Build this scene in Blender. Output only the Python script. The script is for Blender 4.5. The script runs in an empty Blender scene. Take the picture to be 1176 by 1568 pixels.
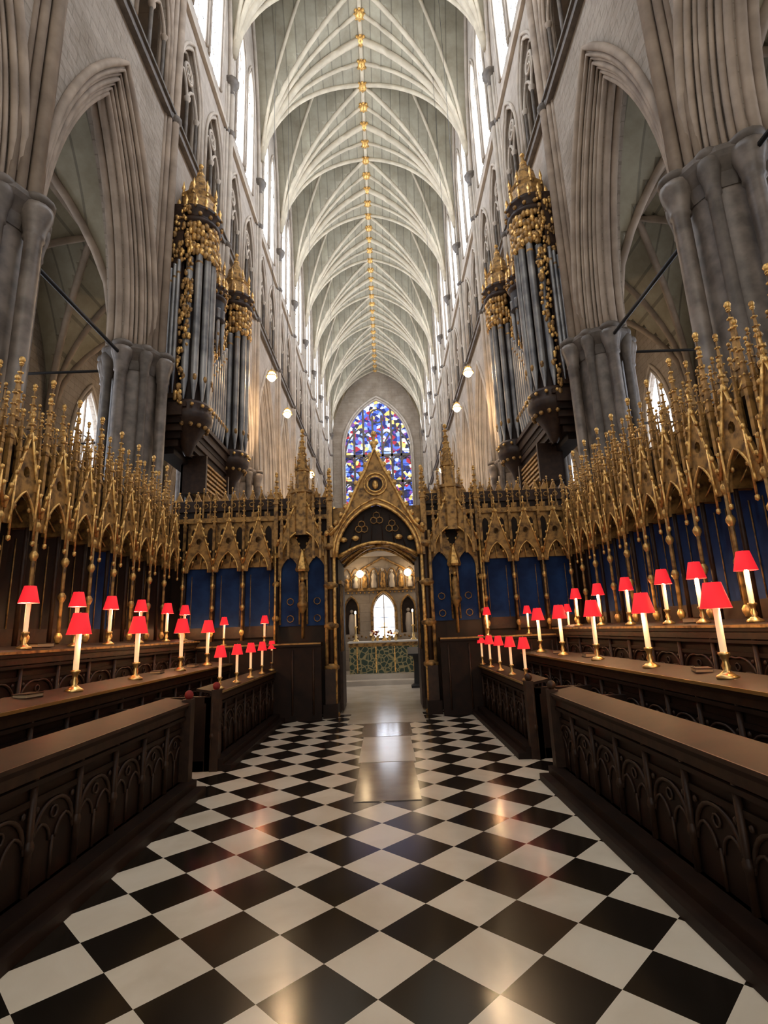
import bpy, math, random
from mathutils import Vector, Matrix
from mathutils.geometry import tessellate_polygon
random.seed(7)
S=bpy.context.scene
COL=S.collection
pi=math.pi
# ------------------------------------------------------------ materials
def mk(name,c1,c2=None,rough=.6,metal=0.0,ns=3.0,bump=0.0,bs=30.0,emit=None,es=0.0,lo=.35,hi=.65,spec=.5):
    m=bpy.data.materials.new(name); m.use_nodes=True
    nt=m.node_tree; N=nt.nodes; L=nt.links; p=N['Principled BSDF']
    p.inputs['Base Color'].default_value=(*c1,1); p.inputs['Roughness'].default_value=rough; p.inputs['Metallic'].default_value=metal
    p.inputs['Specular IOR Level'].default_value=spec
    tc=N.new('ShaderNodeTexCoord')
    if c2:
        n=N.new('ShaderNodeTexNoise'); n.inputs['Scale'].default_value=ns; n.inputs['Detail'].default_value=5
        L.new(tc.outputs['Object'],n.inputs['Vector'])
        r=N.new('ShaderNodeValToRGB'); r.color_ramp.elements[0].position=lo; r.color_ramp.elements[1].position=hi
        r.color_ramp.elements[0].color=(*c1,1); r.color_ramp.elements[1].color=(*c2,1)
        L.new(n.outputs['Fac'],r.inputs['Fac']); L.new(r.outputs['Color'],p.inputs['Base Color'])
    if bump:
        n2=N.new('ShaderNodeTexNoise'); n2.inputs['Scale'].default_value=bs
        L.new(tc.outputs['Object'],n2.inputs['Vector'])
        b=N.new('ShaderNodeBump'); b.inputs['Strength'].default_value=bump; b.inputs['Distance'].default_value=.03
        L.new(n2.outputs['Fac'],b.inputs['Height']); L.new(b.outputs['Normal'],p.inputs['Normal'])
    if emit:
        p.inputs['Emission Color'].default_value=(*emit,1); p.inputs['Emission Strength'].default_value=es
    return m
def brickmat(name,c1,c2,mort,axes,w,h,rough=.85,off=.5,ms=.02,vs=6,bst=.3):
    m=bpy.data.materials.new(name); m.use_nodes=True
    nt=m.node_tree; N=nt.nodes; L=nt.links; p=N['Principled BSDF']; p.inputs['Roughness'].default_value=rough
    tc=N.new('ShaderNodeTexCoord'); sx=N.new('ShaderNodeSeparateXYZ'); cx=N.new('ShaderNodeCombineXYZ')
    L.new(tc.outputs['Object'],sx.inputs[0])
    L.new(sx.outputs[axes[0]],cx.inputs[0]); L.new(sx.outputs[axes[1]],cx.inputs[1])
    b=N.new('ShaderNodeTexBrick'); b.inputs['Scale'].default_value=1; b.inputs['Brick Width'].default_value=w; b.inputs['Row Height'].default_value=h
    b.inputs['Mortar Size'].default_value=ms; b.inputs['Color1'].default_value=(*c1,1); b.inputs['Color2'].default_value=(*c2,1); b.inputs['Mortar'].default_value=(*mort,1)
    b.offset=off
    L.new(cx.outputs[0],b.inputs['Vector'])
    n=N.new('ShaderNodeTexNoise'); n.inputs['Scale'].default_value=.9; n.inputs['Detail'].default_value=8; n.inputs['Roughness'].default_value=.65
    L.new(tc.outputs['Object'],n.inputs['Vector'])
    mx=N.new('ShaderNodeMix'); mx.data_type='RGBA'; mx.blend_type='MULTIPLY'; mx.inputs['Factor'].default_value=.75
    r=N.new('ShaderNodeValToRGB'); r.color_ramp.elements[0].color=(.55,.50,.44,1); r.color_ramp.elements[1].color=(1,1,1,1); r.color_ramp.elements[0].position=.3; r.color_ramp.elements[1].position=.62
    L.new(n.outputs['Fac'],r.inputs['Fac'])
    L.new(b.outputs['Color'],mx.inputs['A']); L.new(r.outputs['Color'],mx.inputs['B']); L.new(mx.outputs['Result'],p.inputs['Base Color'])
    bp=N.new('ShaderNodeBump'); bp.inputs['Strength'].default_value=bst; bp.inputs['Distance'].default_value=.04
    n3=N.new('ShaderNodeTexVoronoi'); n3.inputs['Scale'].default_value=vs; L.new(tc.outputs['Object'],n3.inputs['Vector'])
    L.new(n3.outputs['Distance'],bp.inputs['Height']); L.new(bp.outputs['Normal'],p.inputs['Normal'])
    return m
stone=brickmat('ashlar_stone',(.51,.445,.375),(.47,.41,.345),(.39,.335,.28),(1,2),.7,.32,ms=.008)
stoneN=brickmat('shaded_ashlar_stone',(.42,.355,.29),(.37,.315,.255),(.29,.245,.195),(1,2),.5,.25,ms=.012,vs=8,bst=.6)  # browner ashlar copy; dimmer light of the near bays painted into its colour
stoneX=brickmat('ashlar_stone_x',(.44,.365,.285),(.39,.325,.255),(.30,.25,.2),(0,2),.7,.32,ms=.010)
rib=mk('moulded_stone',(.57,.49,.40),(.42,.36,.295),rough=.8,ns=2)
ribN=mk('shaded_moulded_stone',(.42,.33,.25),(.27,.21,.16),rough=.85,ns=2)  # moulding copy with the same dimness put into its colour
vrib=mk('vault_rib_stone',(.63,.55,.41),(.49,.425,.315),rough=.85,ns=2)
web=brickmat('vault_web_stone',(.41,.375,.275),(.345,.315,.235),(.24,.22,.165),(1,0),60,.5,ms=.03,bst=.1)
purbeck=mk('purbeck_marble',(.25,.205,.168),(.12,.098,.080),rough=.38,ns=4)
purl=mk('purbeck_capital',(.16,.13,.105),(.09,.073,.058),rough=.55,ns=5)
wood=mk('dark_oak',(.010,.0045,.0027),(.020,.0085,.0045),rough=.55,ns=5,spec=.22)
wood2=mk('carved_oak',(.022,.010,.0055),(.045,.021,.010),rough=.5,ns=9,spec=.35)
gold=mk('gilding',(.92,.57,.18),(.32,.16,.05),rough=.36,metal=.6,ns=14,lo=.44,hi=.68)
goldd=mk('dull_gilt_oak',(.48,.27,.08),(.10,.052,.02),rough=.5,metal=.3,ns=10,lo=.42,hi=.67)
brass=mk('brass',(.85,.58,.22),rough=.28,metal=.9)
blue=mk('blue_panel',(.015,.052,.17),(.006,.022,.085),rough=.7,ns=3,spec=.25)
brown=mk('brown_panel',(.03,.015,.008),(.012,.008,.006),rough=.6,ns=3,spec=.3)
black=mk('black_iron',(.012,.011,.012),rough=.5)
pipe=mk('organ_pipe_metal',(.46,.46,.45),(.17,.175,.19),rough=.4,metal=.45,ns=1.6)
candle=mk('candle_wax',(.85,.74,.55),rough=.5,emit=(1,.60,.26),es=.45)
shade=mk('red_lampshade',(.72,.015,.02),rough=.7,emit=(1,.022,.035),es=.55)
bulb=mk('lamp_bulb',(1,.9,.7),emit=(1,.72,.40),es=18)
clothw=mk('white_linen',(.75,.73,.68),rough=.8)
paper=mk('book_pages',(.40,.28,.16),rough=.8)
redbook=mk('red_cushion_cloth',(.22,.012,.010),rough=.7)
steps=mk('pale_step_stone',(.60,.54,.45),(.50,.44,.36),rough=.20,ns=2)
slabm=mk('grave_slab_stone',(.28,.225,.17),(.19,.15,.115),rough=.15,ns=3)
def emitmat(name,c,s):
    m=bpy.data.materials.new(name); m.use_nodes=True; N=m.node_tree.nodes; L=m.node_tree.links
    p=N['Principled BSDF']; p.inputs['Base Color'].default_value=(.5,.5,.5,1)
    tc=N.new('ShaderNodeTexCoord'); v=N.new('ShaderNodeTexVoronoi'); v.inputs['Scale'].default_value=3
    L.new(tc.outputs['Object'],v.inputs['Vector'])
    r=N.new('ShaderNodeValToRGB'); r.color_ramp.elements[0].color=(c[0]*.75,c[1]*.8,c[2]*.95,1); r.color_ramp.elements[1].color=(*c,1)
    L.new(v.outputs['Color'],r.inputs['Fac']); L.new(r.outputs['Color'],p.inputs['Emission Color'])
    p.inputs['Emission Strength'].default_value=s
    return m
glassC=emitmat('clerestory_glass',(.88,.94,1.0),10.5)
glassA=emitmat('aisle_glass',(.95,.97,1.0),4.0)
def stained():
    m=bpy.data.materials.new('stained_glass'); m.use_nodes=True; N=m.node_tree.nodes; L=m.node_tree.links
    p=N['Principled BSDF']; p.inputs['Base Color'].default_value=(.02,.02,.03,1)
    tc=N.new('ShaderNodeTexCoord'); v=N.new('ShaderNodeTexVoronoi'); v.inputs['Scale'].default_value=2.6
    L.new(tc.outputs['Object'],v.inputs['Vector'])
    sp=N.new('ShaderNodeSeparateColor'); L.new(v.outputs['Color'],sp.inputs[0])
    r=N.new('ShaderNodeValToRGB'); r.color_ramp.interpolation='CONSTANT'
    cols=[(0,(.012,.02,.16)),(.20,(.07,.14,.62)),(.36,(.02,.02,.05)),(.46,(.78,.84,1.0)),(.62,(.38,.02,.03)),(.71,(.88,.58,.16)),(.82,(.18,.06,.30)),(.87,(.28,.42,.95))]
    e=r.color_ramp.elements; e[0].position=0; e[0].color=(*cols[0][1],1); e[1].position=.87; e[1].color=(*cols[7][1],1)
    for q,c in cols[1:7]:
        x=e.new(q); x.color=(*c,1)
    L.new(sp.outputs[0],r.inputs['Fac']); L.new(r.outputs['Color'],p.inputs['Emission Color']); p.inputs['Emission Strength'].default_value=1.4
    return m
stain=stained()
def frontalmat():
    m=bpy.data.materials.new('altar_frontal_cloth'); m.use_nodes=True; N=m.node_tree.nodes; L=m.node_tree.links
    p=N['Principled BSDF']; p.inputs['Roughness'].default_value=.7
    tc=N.new('ShaderNodeTexCoord'); v=N.new('ShaderNodeTexVoronoi'); v.feature='DISTANCE_TO_EDGE'; v.inputs['Scale'].default_value=7
    L.new(tc.outputs['Object'],v.inputs['Vector'])
    r=N.new('ShaderNodeValToRGB'); r.color_ramp.elements[0].color=(.42,.36,.18,1); r.color_ramp.elements[1].color=(.05,.085,.06,1); r.color_ramp.elements[0].position=.05;r.color_ramp.elements[1].position=.12
    L.new(v.outputs['Distance'],r.inputs['Fac']); L.new(r.outputs['Color'],p.inputs['Base Color'])
    return m
frontal=frontalmat()
def floormat():
    m=bpy.data.materials.new('marble_checker_floor'); m.use_nodes=True; N=m.node_tree.nodes; L=m.node_tree.links
    p=N['Principled BSDF']
    g=N.new('ShaderNodeNewGeometry'); ad=N.new('ShaderNodeVectorMath'); ad.inputs[1].default_value=(.17,.25,.31)
    L.new(g.outputs['Position'],ad.inputs[0])
    mp=N.new('ShaderNodeMapping'); mp.inputs['Rotation'].default_value=(0,0,pi/4)
    L.new(ad.outputs[0],mp.inputs['Vector'])
    c=N.new('ShaderNodeTexChecker'); c.inputs['Scale'].default_value=1/.385
    L.new(mp.outputs[0],c.inputs['Vector'])
    n=N.new('ShaderNodeTexNoise'); n.inputs['Scale'].default_value=1.6; n.inputs['Detail'].default_value=6; n.inputs['Distortion'].default_value=.6
    L.new(g.outputs['Position'],n.inputs['Vector'])
    r1=N.new('ShaderNodeValToRGB'); r1.color_ramp.elements[0].color=(.72,.64,.50,1); r1.color_ramp.elements[1].color=(.87,.80,.66,1); r1.color_ramp.elements[0].position=.3; r1.color_ramp.elements[1].position=.6
    r2=N.new('ShaderNodeValToRGB'); r2.color_ramp.elements[0].color=(.006,.005,.004,1); r2.color_ramp.elements[1].color=(.020,.016,.012,1)
    L.new(n.outputs['Fac'],r1.inputs['Fac']); L.new(n.outputs['Fac'],r2.inputs['Fac'])
    mx=N.new('ShaderNodeMix'); mx.data_type='RGBA'
    L.new(c.outputs['Fac'],mx.inputs['Factor']); L.new(r1.outputs['Color'],mx.inputs['A']); L.new(r2.outputs['Color'],mx.inputs['B'])
    L.new(mx.outputs['Result'],p.inputs['Base Color'])
    n2=N.new('ShaderNodeTexNoise'); n2.inputs['Scale'].default_value=1.2; L.new(g.outputs['Position'],n2.inputs['Vector'])
    mr=N.new('ShaderNodeMapRange'); mr.inputs['To Min'].default_value=.09; mr.inputs['To Max'].default_value=.26
    L.new(n2.outputs['Fac'],mr.inputs['Value']); L.new(mr.outputs[0],p.inputs['Roughness'])
    return m
floorm=floormat()
# ------------------------------------------------------------ mesh builder
class MB:
    def __init__(s): s.v=[];s.f=[];s.m=[];s.sm=[];s.mats=[]
    def mi(s,mat):
        if mat not in s.mats: s.mats.append(mat)
        return s.mats.index(mat)
    def add(s,vs,fs,mat,smooth=False,M=None):
        o=len(s.v); k=s.mi(mat)
        if M is not None: vs=[M@Vector(v) for v in vs]
        s.v.extend([tuple(v) for v in vs])
        for f in fs: s.f.append([i+o for i in f]); s.m.append(k); s.sm.append(smooth)
    def box(s,x0,x1,y0,y1,z0,z1,mat,M=None):
        vs=[(x,y,z) for x in(x0,x1) for y in(y0,y1) for z in(z0,z1)]
        s.add(vs,[(0,1,3,2),(4,6,7,5),(0,4,5,1),(2,3,7,6),(0,2,6,4),(1,5,7,3)],mat,False,M)
    def tube(s,pts,r,mat,n=8,ref=None,closed=False,M=None,caps=True):
        pts=[Vector(p) for p in pts]; N=len(pts)
        rs=r if isinstance(r,(list,tuple)) else [r]*N
        vs=[];
        for i,p in enumerate(pts):
            if closed: t=pts[(i+1)%N]-pts[i-1]
            else: t=pts[min(i+1,N-1)]-pts[max(i-1,0)]
            t=t.normalized()
            rf=Vector(ref) if ref else (Vector((1,0,0)) if abs(t.x)<.8 else Vector((0,1,0)))
            a=t.cross(rf)
            if a.length<1e-4: a=t.cross(Vector((.3,.5,.8)))
            a.normalize(); b=t.cross(a)
            for k in range(n):
                q=2*pi*k/n; vs.append(p+(a*math.cos(q)+b*math.sin(q))*rs[i])
        fs=[]
        for i in range(N if closed else N-1):
            j=(i+1)%N
            for k in range(n):
                l=(k+1)%n; fs.append((i*n+k,i*n+l,j*n+l,j*n+k))
        if caps and not closed:
            fs.append(tuple(range(n-1,-1,-1))); fs.append(tuple(range((N-1)*n,N*n)))
        s.add(vs,fs,mat,True,M)
    def lathe(s,prof,c,mat,n=12,a0=0,a1=2*pi,smooth=True,M=None,rot=0):
        full=abs(a1-a0-2*pi)<1e-5; cols=n if full else n+1; vs=[];fs=[]
        for (r,z) in prof:
            for k in range(cols):
                q=rot+a0+(a1-a0)*k/n; vs.append((c[0]+r*math.cos(q),c[1]+r*math.sin(q),c[2]+z))
        for i in range(len(prof)-1):
            for k in range(n):
                l=(k+1)%cols; fs.append((i*cols+k,i*cols+l,(i+1)*cols+l,(i+1)*cols+k))
        s.add(vs,fs,mat,smooth,M)
    def blob(s,c,r,mat,sc=(1,1,1),n=6,m=4,M=None):
        vs=[];fs=[]
        for i in range(m+1):
            th=pi*i/m
            for k in range(n):
                q=2*pi*k/n
                vs.append((c[0]+r*sc[0]*math.sin(th)*math.cos(q),c[1]+r*sc[1]*math.sin(th)*math.sin(q),c[2]+r*sc[2]*math.cos(th)))
        for i in range(m):
            for k in range(n):
                l=(k+1)%n; fs.append((i*n+k,i*n+l,(i+1)*n+l,(i+1)*n+k))
        s.add(vs,fs,mat,True,M)
    def plate(s,loops,d0,d1,mat,plane='YZ',M=None):
        flat=[p for l in loops for p in l]
        tri=tessellate_polygon([[Vector((a,b,0)) for a,b in l] for l in loops])
        mp=(lambda a,b,d:(d,a,b)) if plane=='YZ' else (lambda a,b,d:(a,d,b))
        n=len(flat)
        vs=[mp(a,b,d0) for a,b in flat]+[mp(a,b,d1) for a,b in flat]
        fs=[tuple(t) for t in tri]+[tuple(i+n for i in reversed(t)) for t in tri]
        o=0
        for l in loops:
            k=len(l)
            for i in range(k):
                j=(i+1)%k; fs.append((o+i,o+j,n+o+j,n+o+i))
            o+=k
        s.add(vs,fs,mat,False,M)
    def mesh(s,name):
        me=bpy.data.meshes.new(name); me.from_pydata(s.v,[],s.f)
        for m in s.mats: me.materials.append(m)
        me.polygons.foreach_set('material_index',s.m); me.polygons.foreach_set('use_smooth',s.sm); me.update()
        return me
    def obj(s,name,parent=None):
        return put(s.mesh(name),name,parent)
def put(me,name,parent=None,loc=(0,0,0),rz=0,sc=None):
    o=bpy.data.objects.new(name,me); COL.objects.link(o); o.location=loc; o.rotation_euler=(0,0,rz)
    if sc: o.scale=sc
    if parent: o.parent=parent
    return o
def empty(name,loc=(0,0,0)):
    o=bpy.data.objects.new(name,None); COL.objects.link(o); o.location=loc; return o
def swapped(me,name,pairs):
    m2=me.copy(); m2.name=name
    for i,m in enumerate(m2.materials):
        if m in pairs: m2.materials[i]=pairs[m]
    return m2
def arch(a,h,c=0,z=0,n=12):
    cc=(h*h-a*a)/(2*a); R=a+cc; pm=math.acos(max(-1,min(1,cc/R)))
    l=[(c+cc-R*math.cos(pm*i/n),z+R*math.sin(pm*i/n)) for i in range(n+1)]
    r=[(2*c-x,y) for x,y in reversed(l[:-1])]
    return l+r
def lancet(c,a,z0,zs,h,n=8):
    return [(c-a,z0)]+arch(a,h,c,zs,n)+[(c+a,z0)]
def ah(a,h,x):
    cc=(h*h-a*a)/(2*a); R=a+cc; x=min(abs(x),a)
    return math.sqrt(max(0,R*R-(x+cc)**2))
# ------------------------------------------------------------ layout
BAY=4.55; HB=BAY/2; P0=6.6; ZC=8.0; VZ=22.0; VA=5.0; VH=8.5
kmin,kmax=-3,10
END=P0+BAY*10+2.2
wl=empty('wall_left'); wr=empty('wall_right')
b=MB()
def wallarch(mb,x0,x1,a,h):
    out=[(-HB,ZC)]+arch(a,h,0,ZC,16)+[(HB,ZC),(HB,14.8),(-HB,14.8)]
    mb.plate([out],x0,x1,stone)
H=lambda a:4.95+(a-1.5)*1.35
wallarch(b,5.0,5.12,2.02,H(2.02)); wallarch(b,5.12,5.3,1.78,H(1.78)); wallarch(b,5.3,5.75,1.5,H(1.5)); wallarch(b,5.75,5.95,1.85,H(1.85))
for (x,a,r) in [(4.97,2.12,.075),(5.02,1.98,.05),(5.09,1.90,.035),(5.13,1.80,.055),(5.20,1.71,.035),(5.27,1.63,.05),(5.33,1.53,.06),(5.48,1.49,.08),(5.65,1.49,.08),(5.8,1.8,.06)]:
    b.tube([(x,y,z) for y,z in arch(a,H(a),0,ZC,16)],r,rib,8,ref=(1,0,0))
b.box(4.86,5.3,-HB,HB,14.78,15.0,purl); b.box(4.80,5.0,-HB,HB,14.98,15.06,purl)
holes=[lancet(c,.82,15.5,17.2,1.75) for c in(-1.08,1.08)]
b.plate([[(-HB,15.0),(HB,15.0),(HB,19.6),(-HB,19.6)]]+holes,5.0,5.3,stone)
for c in(-1.08,1.08):
    for (x,a,r) in [(4.97,.9,.05),(5.02,.82,.05),(5.2,.78,.05)]:
        b.tube([(x,c-a,15.5)]+[(x,y,z) for y,z in arch(a,1.75*a/.82,c,17.2,10)]+[(x,c+a,15.5)],r,rib,6,ref=(1,0,0))
    for cc in(-.39,.39):
        b.tube([(5.1,y,z) for y,z in arch(.37,.72,c+cc,17.05,8)],.045,rib,6,ref=(1,0,0))
    for yy in(c-.76,c,c+.76): b.tube([(5.1,yy,15.5),(5.1,yy,17.1)],.05,purl,6); b.lathe([(.05,0),(.1,.12),(.1,.16)],(5.1,yy,17.0),rib,8)
    b.tube([(5.1,c+.27*math.cos(q*pi/8),18.05+.27*math.sin(q*pi/8)) for q in range(16)],.045,rib,6,ref=(1,0,0),closed=True)
    for q in range(4):
        b.tube([(5.1,c+.13*math.cos(q*pi/2)+.1*math.cos(w*pi/4),18.05+.13*math.sin(q*pi/2)+.1*math.sin(w*pi/4)) for w in range(8)],.02,rib,5,ref=(1,0,0),closed=True)
b.box(5.3,6.6,-HB,HB,14.8,15.0,stone); b.box(6.5,6.7,-HB,HB,15.0,19.6,stone); b.box(5.2,6.6,-HB,HB,19.5,19.7,stone)
b.box(4.88,5.3,-HB,HB,19.58,19.78,rib)
top=arch(HB,VH,0,VZ,14)
out=[(-HB,19.7)]+top+[(HB,19.7)]
LC=[lancet(c,.52,20.5,25.0,1.5) for c in(-.74,.74)]
b.plate([out]+LC,5.0,5.14,stone)
for c in(-.74,.74):
    for (x,a,r) in [(4.96,.64,.05),(5.0,.54,.04)]:
        b.tube([(x,c-a,20.5)]+[(x,y,z) for y,z in arch(a,1.5*a/.52,c,25.0,8)]+[(x,c+a,20.5)],r,rib,6,ref=(1,0,0))
b.tube([(4.93,y,z-.05) for y,z in arch(HB-.05,VH,0,VZ,14)],.09,rib,6,ref=(1,0,0))
bayme=b.mesh('arcade_bay')
bayN=swapped(bayme,'arcade_bay_shaded',{stone:stoneN,rib:ribN})  # near bays: same mesh, shade carried by the darker stone colours
w=MB()
w.box(5.10,5.12,-1.3,1.3,20.4,26.55,glassC)
for c in(-.74,.74):
    w.tube([(5.07,c,20.5),(5.07,c,26.3)],.03,rib,6)
    for z in(21.5,22.5,23.5,24.5): w.box(5.075,5.09,c-.52,c+.52,z-.015,z+.015,black)
    for q in(-.26,.26): w.tube([(5.07,y,z) for y,z in arch(.25,.45,c+q,24.6,6)],.03,rib,5,ref=(1,0,0))
    w.tube([(5.07,c+.17*math.cos(q*pi/5),25.45+.17*math.sin(q*pi/5)) for q in range(10)],.03,rib,5,ref=(1,0,0),closed=True)
winme=w.mesh('clerestory_window')
# ---- pier
p=MB()
PX=5.43
p.lathe([(.90,0),(.90,.35),(.82,.45),(.82,.75),(.76,.85)],(PX,0,0),purbeck,8,smooth=False,rot=pi/8)
p.lathe([(.48,.8),(.48,7.6)],(PX,0,0),purbeck,24)
for k in range(8):
    q=k*pi/4; R=.65 if k%2==0 else .58; r=.12 if k%2==0 else .085
    cx,cy=PX+R*math.cos(q),R*math.sin(q)
    p.lathe([(r*1.7,.8),(r*1.7,.9),(r*1.2,1.0),(r,1.1),(r,4.1),(r*1.25,4.13),(r*1.35,4.2),(r*1.25,4.27),(r,4.3),(r,7.35),(r*1.25,7.38),(r*1.15,7.45),(r*1.4,7.62),(r*1.75,7.75),(r*1.85,7.82),(r*1.85,7.9),(r*1.6,7.93)],(cx,cy,0),purbeck if k%2==0 else purl,14)
    p.lathe([(r*1.5,7.93),(r*1.95,7.97),(r*1.95,8.03),(r*1.5,8.08)],(cx,cy,0),purl,14)
p.lathe([(.50,7.5),(.56,7.7),(.68,7.86),(.72,7.93),(.72,7.99),(.68,8.05),(.2,8.06)],(PX,0,0),purl,16,rot=pi/16,smooth=False)
p.box(5.02,5.7,-.27,.27,8.0,9.6,rib)
for (x,y,r) in [(4.86,0,.10),(4.95,.17,.075),(4.95,-.17,.075),(5.0,.3,.05),(5.0,-.3,.05)]:
    p.tube([(x,y,8.0),(x,y,21.7)],r,rib,10)
    for z in(14.9,19.65): p.lathe([(r,-.12),(r*1.6,-.04),(r*1.6,.04),(r,.12)],(x,y,z),purl,10)
p.lathe([(.12,21.4),(.15,21.45),(.13,21.55),(.26,21.85),(.30,21.95),(.30,22.05),(.1,22.1)],(4.9,0,0),purl,10)
pierme=p.mesh('pier')
pierN=swapped(pierme,'pier_shaded',{rib:ribN})  # near piers: upper shafts take the moulding colour with painted shade
nwin=1
for k in range(kmin,kmax+1):
    yc=P0+BAY*k-HB
    for side,par in((1,wr),(-1,wl)):
        rz=0 if side>0 else pi
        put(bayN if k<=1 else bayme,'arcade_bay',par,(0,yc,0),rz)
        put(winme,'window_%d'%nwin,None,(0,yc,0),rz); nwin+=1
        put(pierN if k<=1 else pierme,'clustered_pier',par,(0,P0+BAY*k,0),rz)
f=MB()
for s in(1,-1):
    f.box(min(s*5.0,s*5.9),max(s*5.0,s*5.9),P0+BAY*kmax,END+.6,8,31,stone)
f.obj('end_return',wl)
# ---- nave vault
v=MB(); nx,ny=56,24
VP_=[];
def vz(x,y): return VZ+max(ah(VA,VH,x),ah(HB,VH,y))
for i in range(nx+1):
    x=-VA+2*VA*i/nx
    for j in range(ny+1):
        y=-HB+2*HB*j/ny; VP_.append((x,y,vz(x,y)))
fs=[(i*(ny+1)+j,(i+1)*(ny+1)+j,(i+1)*(ny+1)+j+1,i*(ny+1)+j+1) for i in range(nx) for j in range(ny)]
v.add(VP_,fs,web,False)
def ribline(x0,y0,x1,y1,r,n=18,dz=.05,mat=vrib):
    pts=[]
    for i in range(n+1):
        t=i/n; x=x0+(x1-x0)*t; y=y0+(y1-y0)*t
        pts.append((x,y,vz(x,y)-dz))
    v.tube(pts,r,mat,6)
for sx in(-1,1):
    ribline(sx*4.9,-HB+.001,0,-HB+.001,.17,dz=.10)
    for sy in(-1,1):
        ribline(sx*4.9,sy*HB,0,0,.11); ribline(sx*4.9,sy*HB,0,sy*HB/2,.10)
        ribline(sx*4.9,sy*HB,sx*2.5,0,.08)
    ribline(0,0,sx*5,0,.07)
ribline(0,-HB,0,HB,.12,4)
for y in(-HB,-HB/2,0,HB/2):
    v.blob((0,y,vz(0,y)-.16),.25,gold,(1,1,.8),8,5)
    for q in range(8): v.blob((.24*math.cos(q*pi/4),y+.24*math.sin(q*pi/4),vz(0,y)-.14),.08,gold)
for sx in(-1,1): v.blob((sx*2.5,0,vz(2.5,0)-.1),.1,gold)
vaultme=v.mesh('vault_bay')
ceil=empty('ceiling')
for k in range(kmin,kmax+2): put(vaultme,'vault_bay',ceil,(0,P0+BAY*k-HB,0))
# ---- aisle
a=MB(); AX0,AX1=5.9,10.5; AM=(AX0+AX1)/2; AA=(AX1-AX0)/2; AZ=8.1; AH=5.35
vs=[]
def az(x,y): return AZ+max(ah(AA,AH,x-AM),ah(HB,AH,y))
for i in range(21):
    x=AX0+(AX1-AX0)*i/20
    for j in range(21):
        y=-HB+2*HB*j/20; vs.append((x,y,az(x,y)))
a.add(vs,[(i*21+j,(i+1)*21+j,(i+1)*21+j+1,i*21+j+1) for i in range(20) for j in range(20)],web)
for (x0,y0,x1,y1) in [(AX0,-HB,AX1,HB),(AX0,HB,AX1,-HB),(AX0,-HB,AX1,-HB),(AM,-HB,AM,HB)]:
    a.tube([(x0+(x1-x0)*t/20,y0+(y1-y0)*t/20,az(x0+(x1-x0)*t/20,y0+(y1-y0)*t/20)-.04) for t in range(21)],.10,ribN,6)
a.plate([[(-HB,0),(HB,0),(HB,14.2),(-HB,14.2)],lancet(0,.9,4.0,8.5,2.2)],AX1,AX1+.4,stoneN)
for r_,aa in((.07,1.0),(.05,.9)):
    a.tube([(AX1-.02,-aa,4.0)]+[(AX1-.02,y,z) for y,z in arch(aa,2.2*aa/.9,0,8.5,10)]+[(AX1-.02,aa,4.0)],r_,rib,6,ref=(1,0,0))
for y in(-.25,0,.25): a.tube([(AX1-.1,-HB+y,0),(AX1-.1,-HB+y,AZ)],.1,purl,8)
a.lathe([(.14,7.7),(.3,8.0),(.3,8.15)],(AX1-.1,-HB,0),purl,8)
aisleme=a.mesh('aisle_bay')
aw=MB(); aw.box(AX1+.2,AX1+.22,-1,1,3.9,10.9,glassA); aw.tube([(AX1+.15,0,4),(AX1+.15,0,10.6)],.05,rib,6)
for z in(5,6,7,8,9): aw.box(AX1+.15,AX1+.18,-.9,.9,z-.02,z+.02,black)
for q in(-.45,.45): aw.tube([(AX1+.14,y,z) for y,z in arch(.43,.8,q,8.3,6)],.05,rib,5,ref=(1,0,0))
awme=aw.mesh('aisle_window')
al=empty('aisle_left'); ar=empty('aisle_right')
for k in range(-2,9):
    for side,par in((1,ar),(-1,al)):
        rz=0 if side>0 else pi
        put(aisleme,'aisle_bay',par,(0,P0+BAY*k-HB,0),rz); put(awme,'window_%d'%nwin,None,(0,P0+BAY*k-HB,0),rz); nwin+=1
for k in range(-1,3):
    for s in(-1,1):
        t=MB(); y0=P0+BAY*k
        t.tube([(s*PX,y0-BAY+.7,7.75),(s*PX,y0-.7,7.75)],.04,black,6)
        t.tube([(s*(PX+.75),y0,7.75),(s*10.4,y0,7.75)],.035,black,6)
        t.obj('iron_tie_rod')
# ---- far wall and stained window
e=MB()
WA,WS,WH,W0=3.6,21.0,5.8,11.0
e.plate([[(-5.4,0),(5.4,0),(5.4,22)]+[(x,z) for x,z in reversed(arch(5.0,VH+.6,0,22,14))]+[(-5.4,22)],lancet(0,WA,W0,WS,WH,12)],END,END+.6,stoneX,'XZ')
for a_,r_ in((WA+.25,.12),(WA+.05,.1)):
    e.tube([(-a_,END-.03,W0)]+[(x,END-.03,z) for x,z in arch(a_,WH*a_/WA,0,WS,14)]+[(a_,END-.03,W0)],r_,rib,8,ref=(0,1,0))
e.obj('wall_far')
g=MB()
g.plate([lancet(0,WA-.02,W0,WS,WH,12)],END+.3,END+.32,stain,'XZ')
for i in range(1,7):
    x=-WA+i*2*WA/7; g.box(x-.11,x+.11,END+.12,END+.3,W0,WS+ah(WA,WH,x)*.72 if i not in(2,5) else WS+ah(WA,WH,x),purl)
for z in(14.2,17.3,20.3): g.box(-WA,WA,END+.12,END+.3,z-.14,z+.14,purl)
for z in (14.2,17.3,20.3,23.2):
    for i in range(7):
        x=-WA+(i+.5)*2*WA/7
        if z>23 and i not in(2,3,4): continue
        g.tube([(xx,END+.15,zz) for xx,zz in arch(.48,.7,x,z-.9,6)],.08,purl,5,ref=(0,1,0))
g.tube([(x,END+.15,z) for x,z in arch(1.5,3.0,-2.05,WS-.6,8)],.1,purl,5,ref=(0,1,0))
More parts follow.
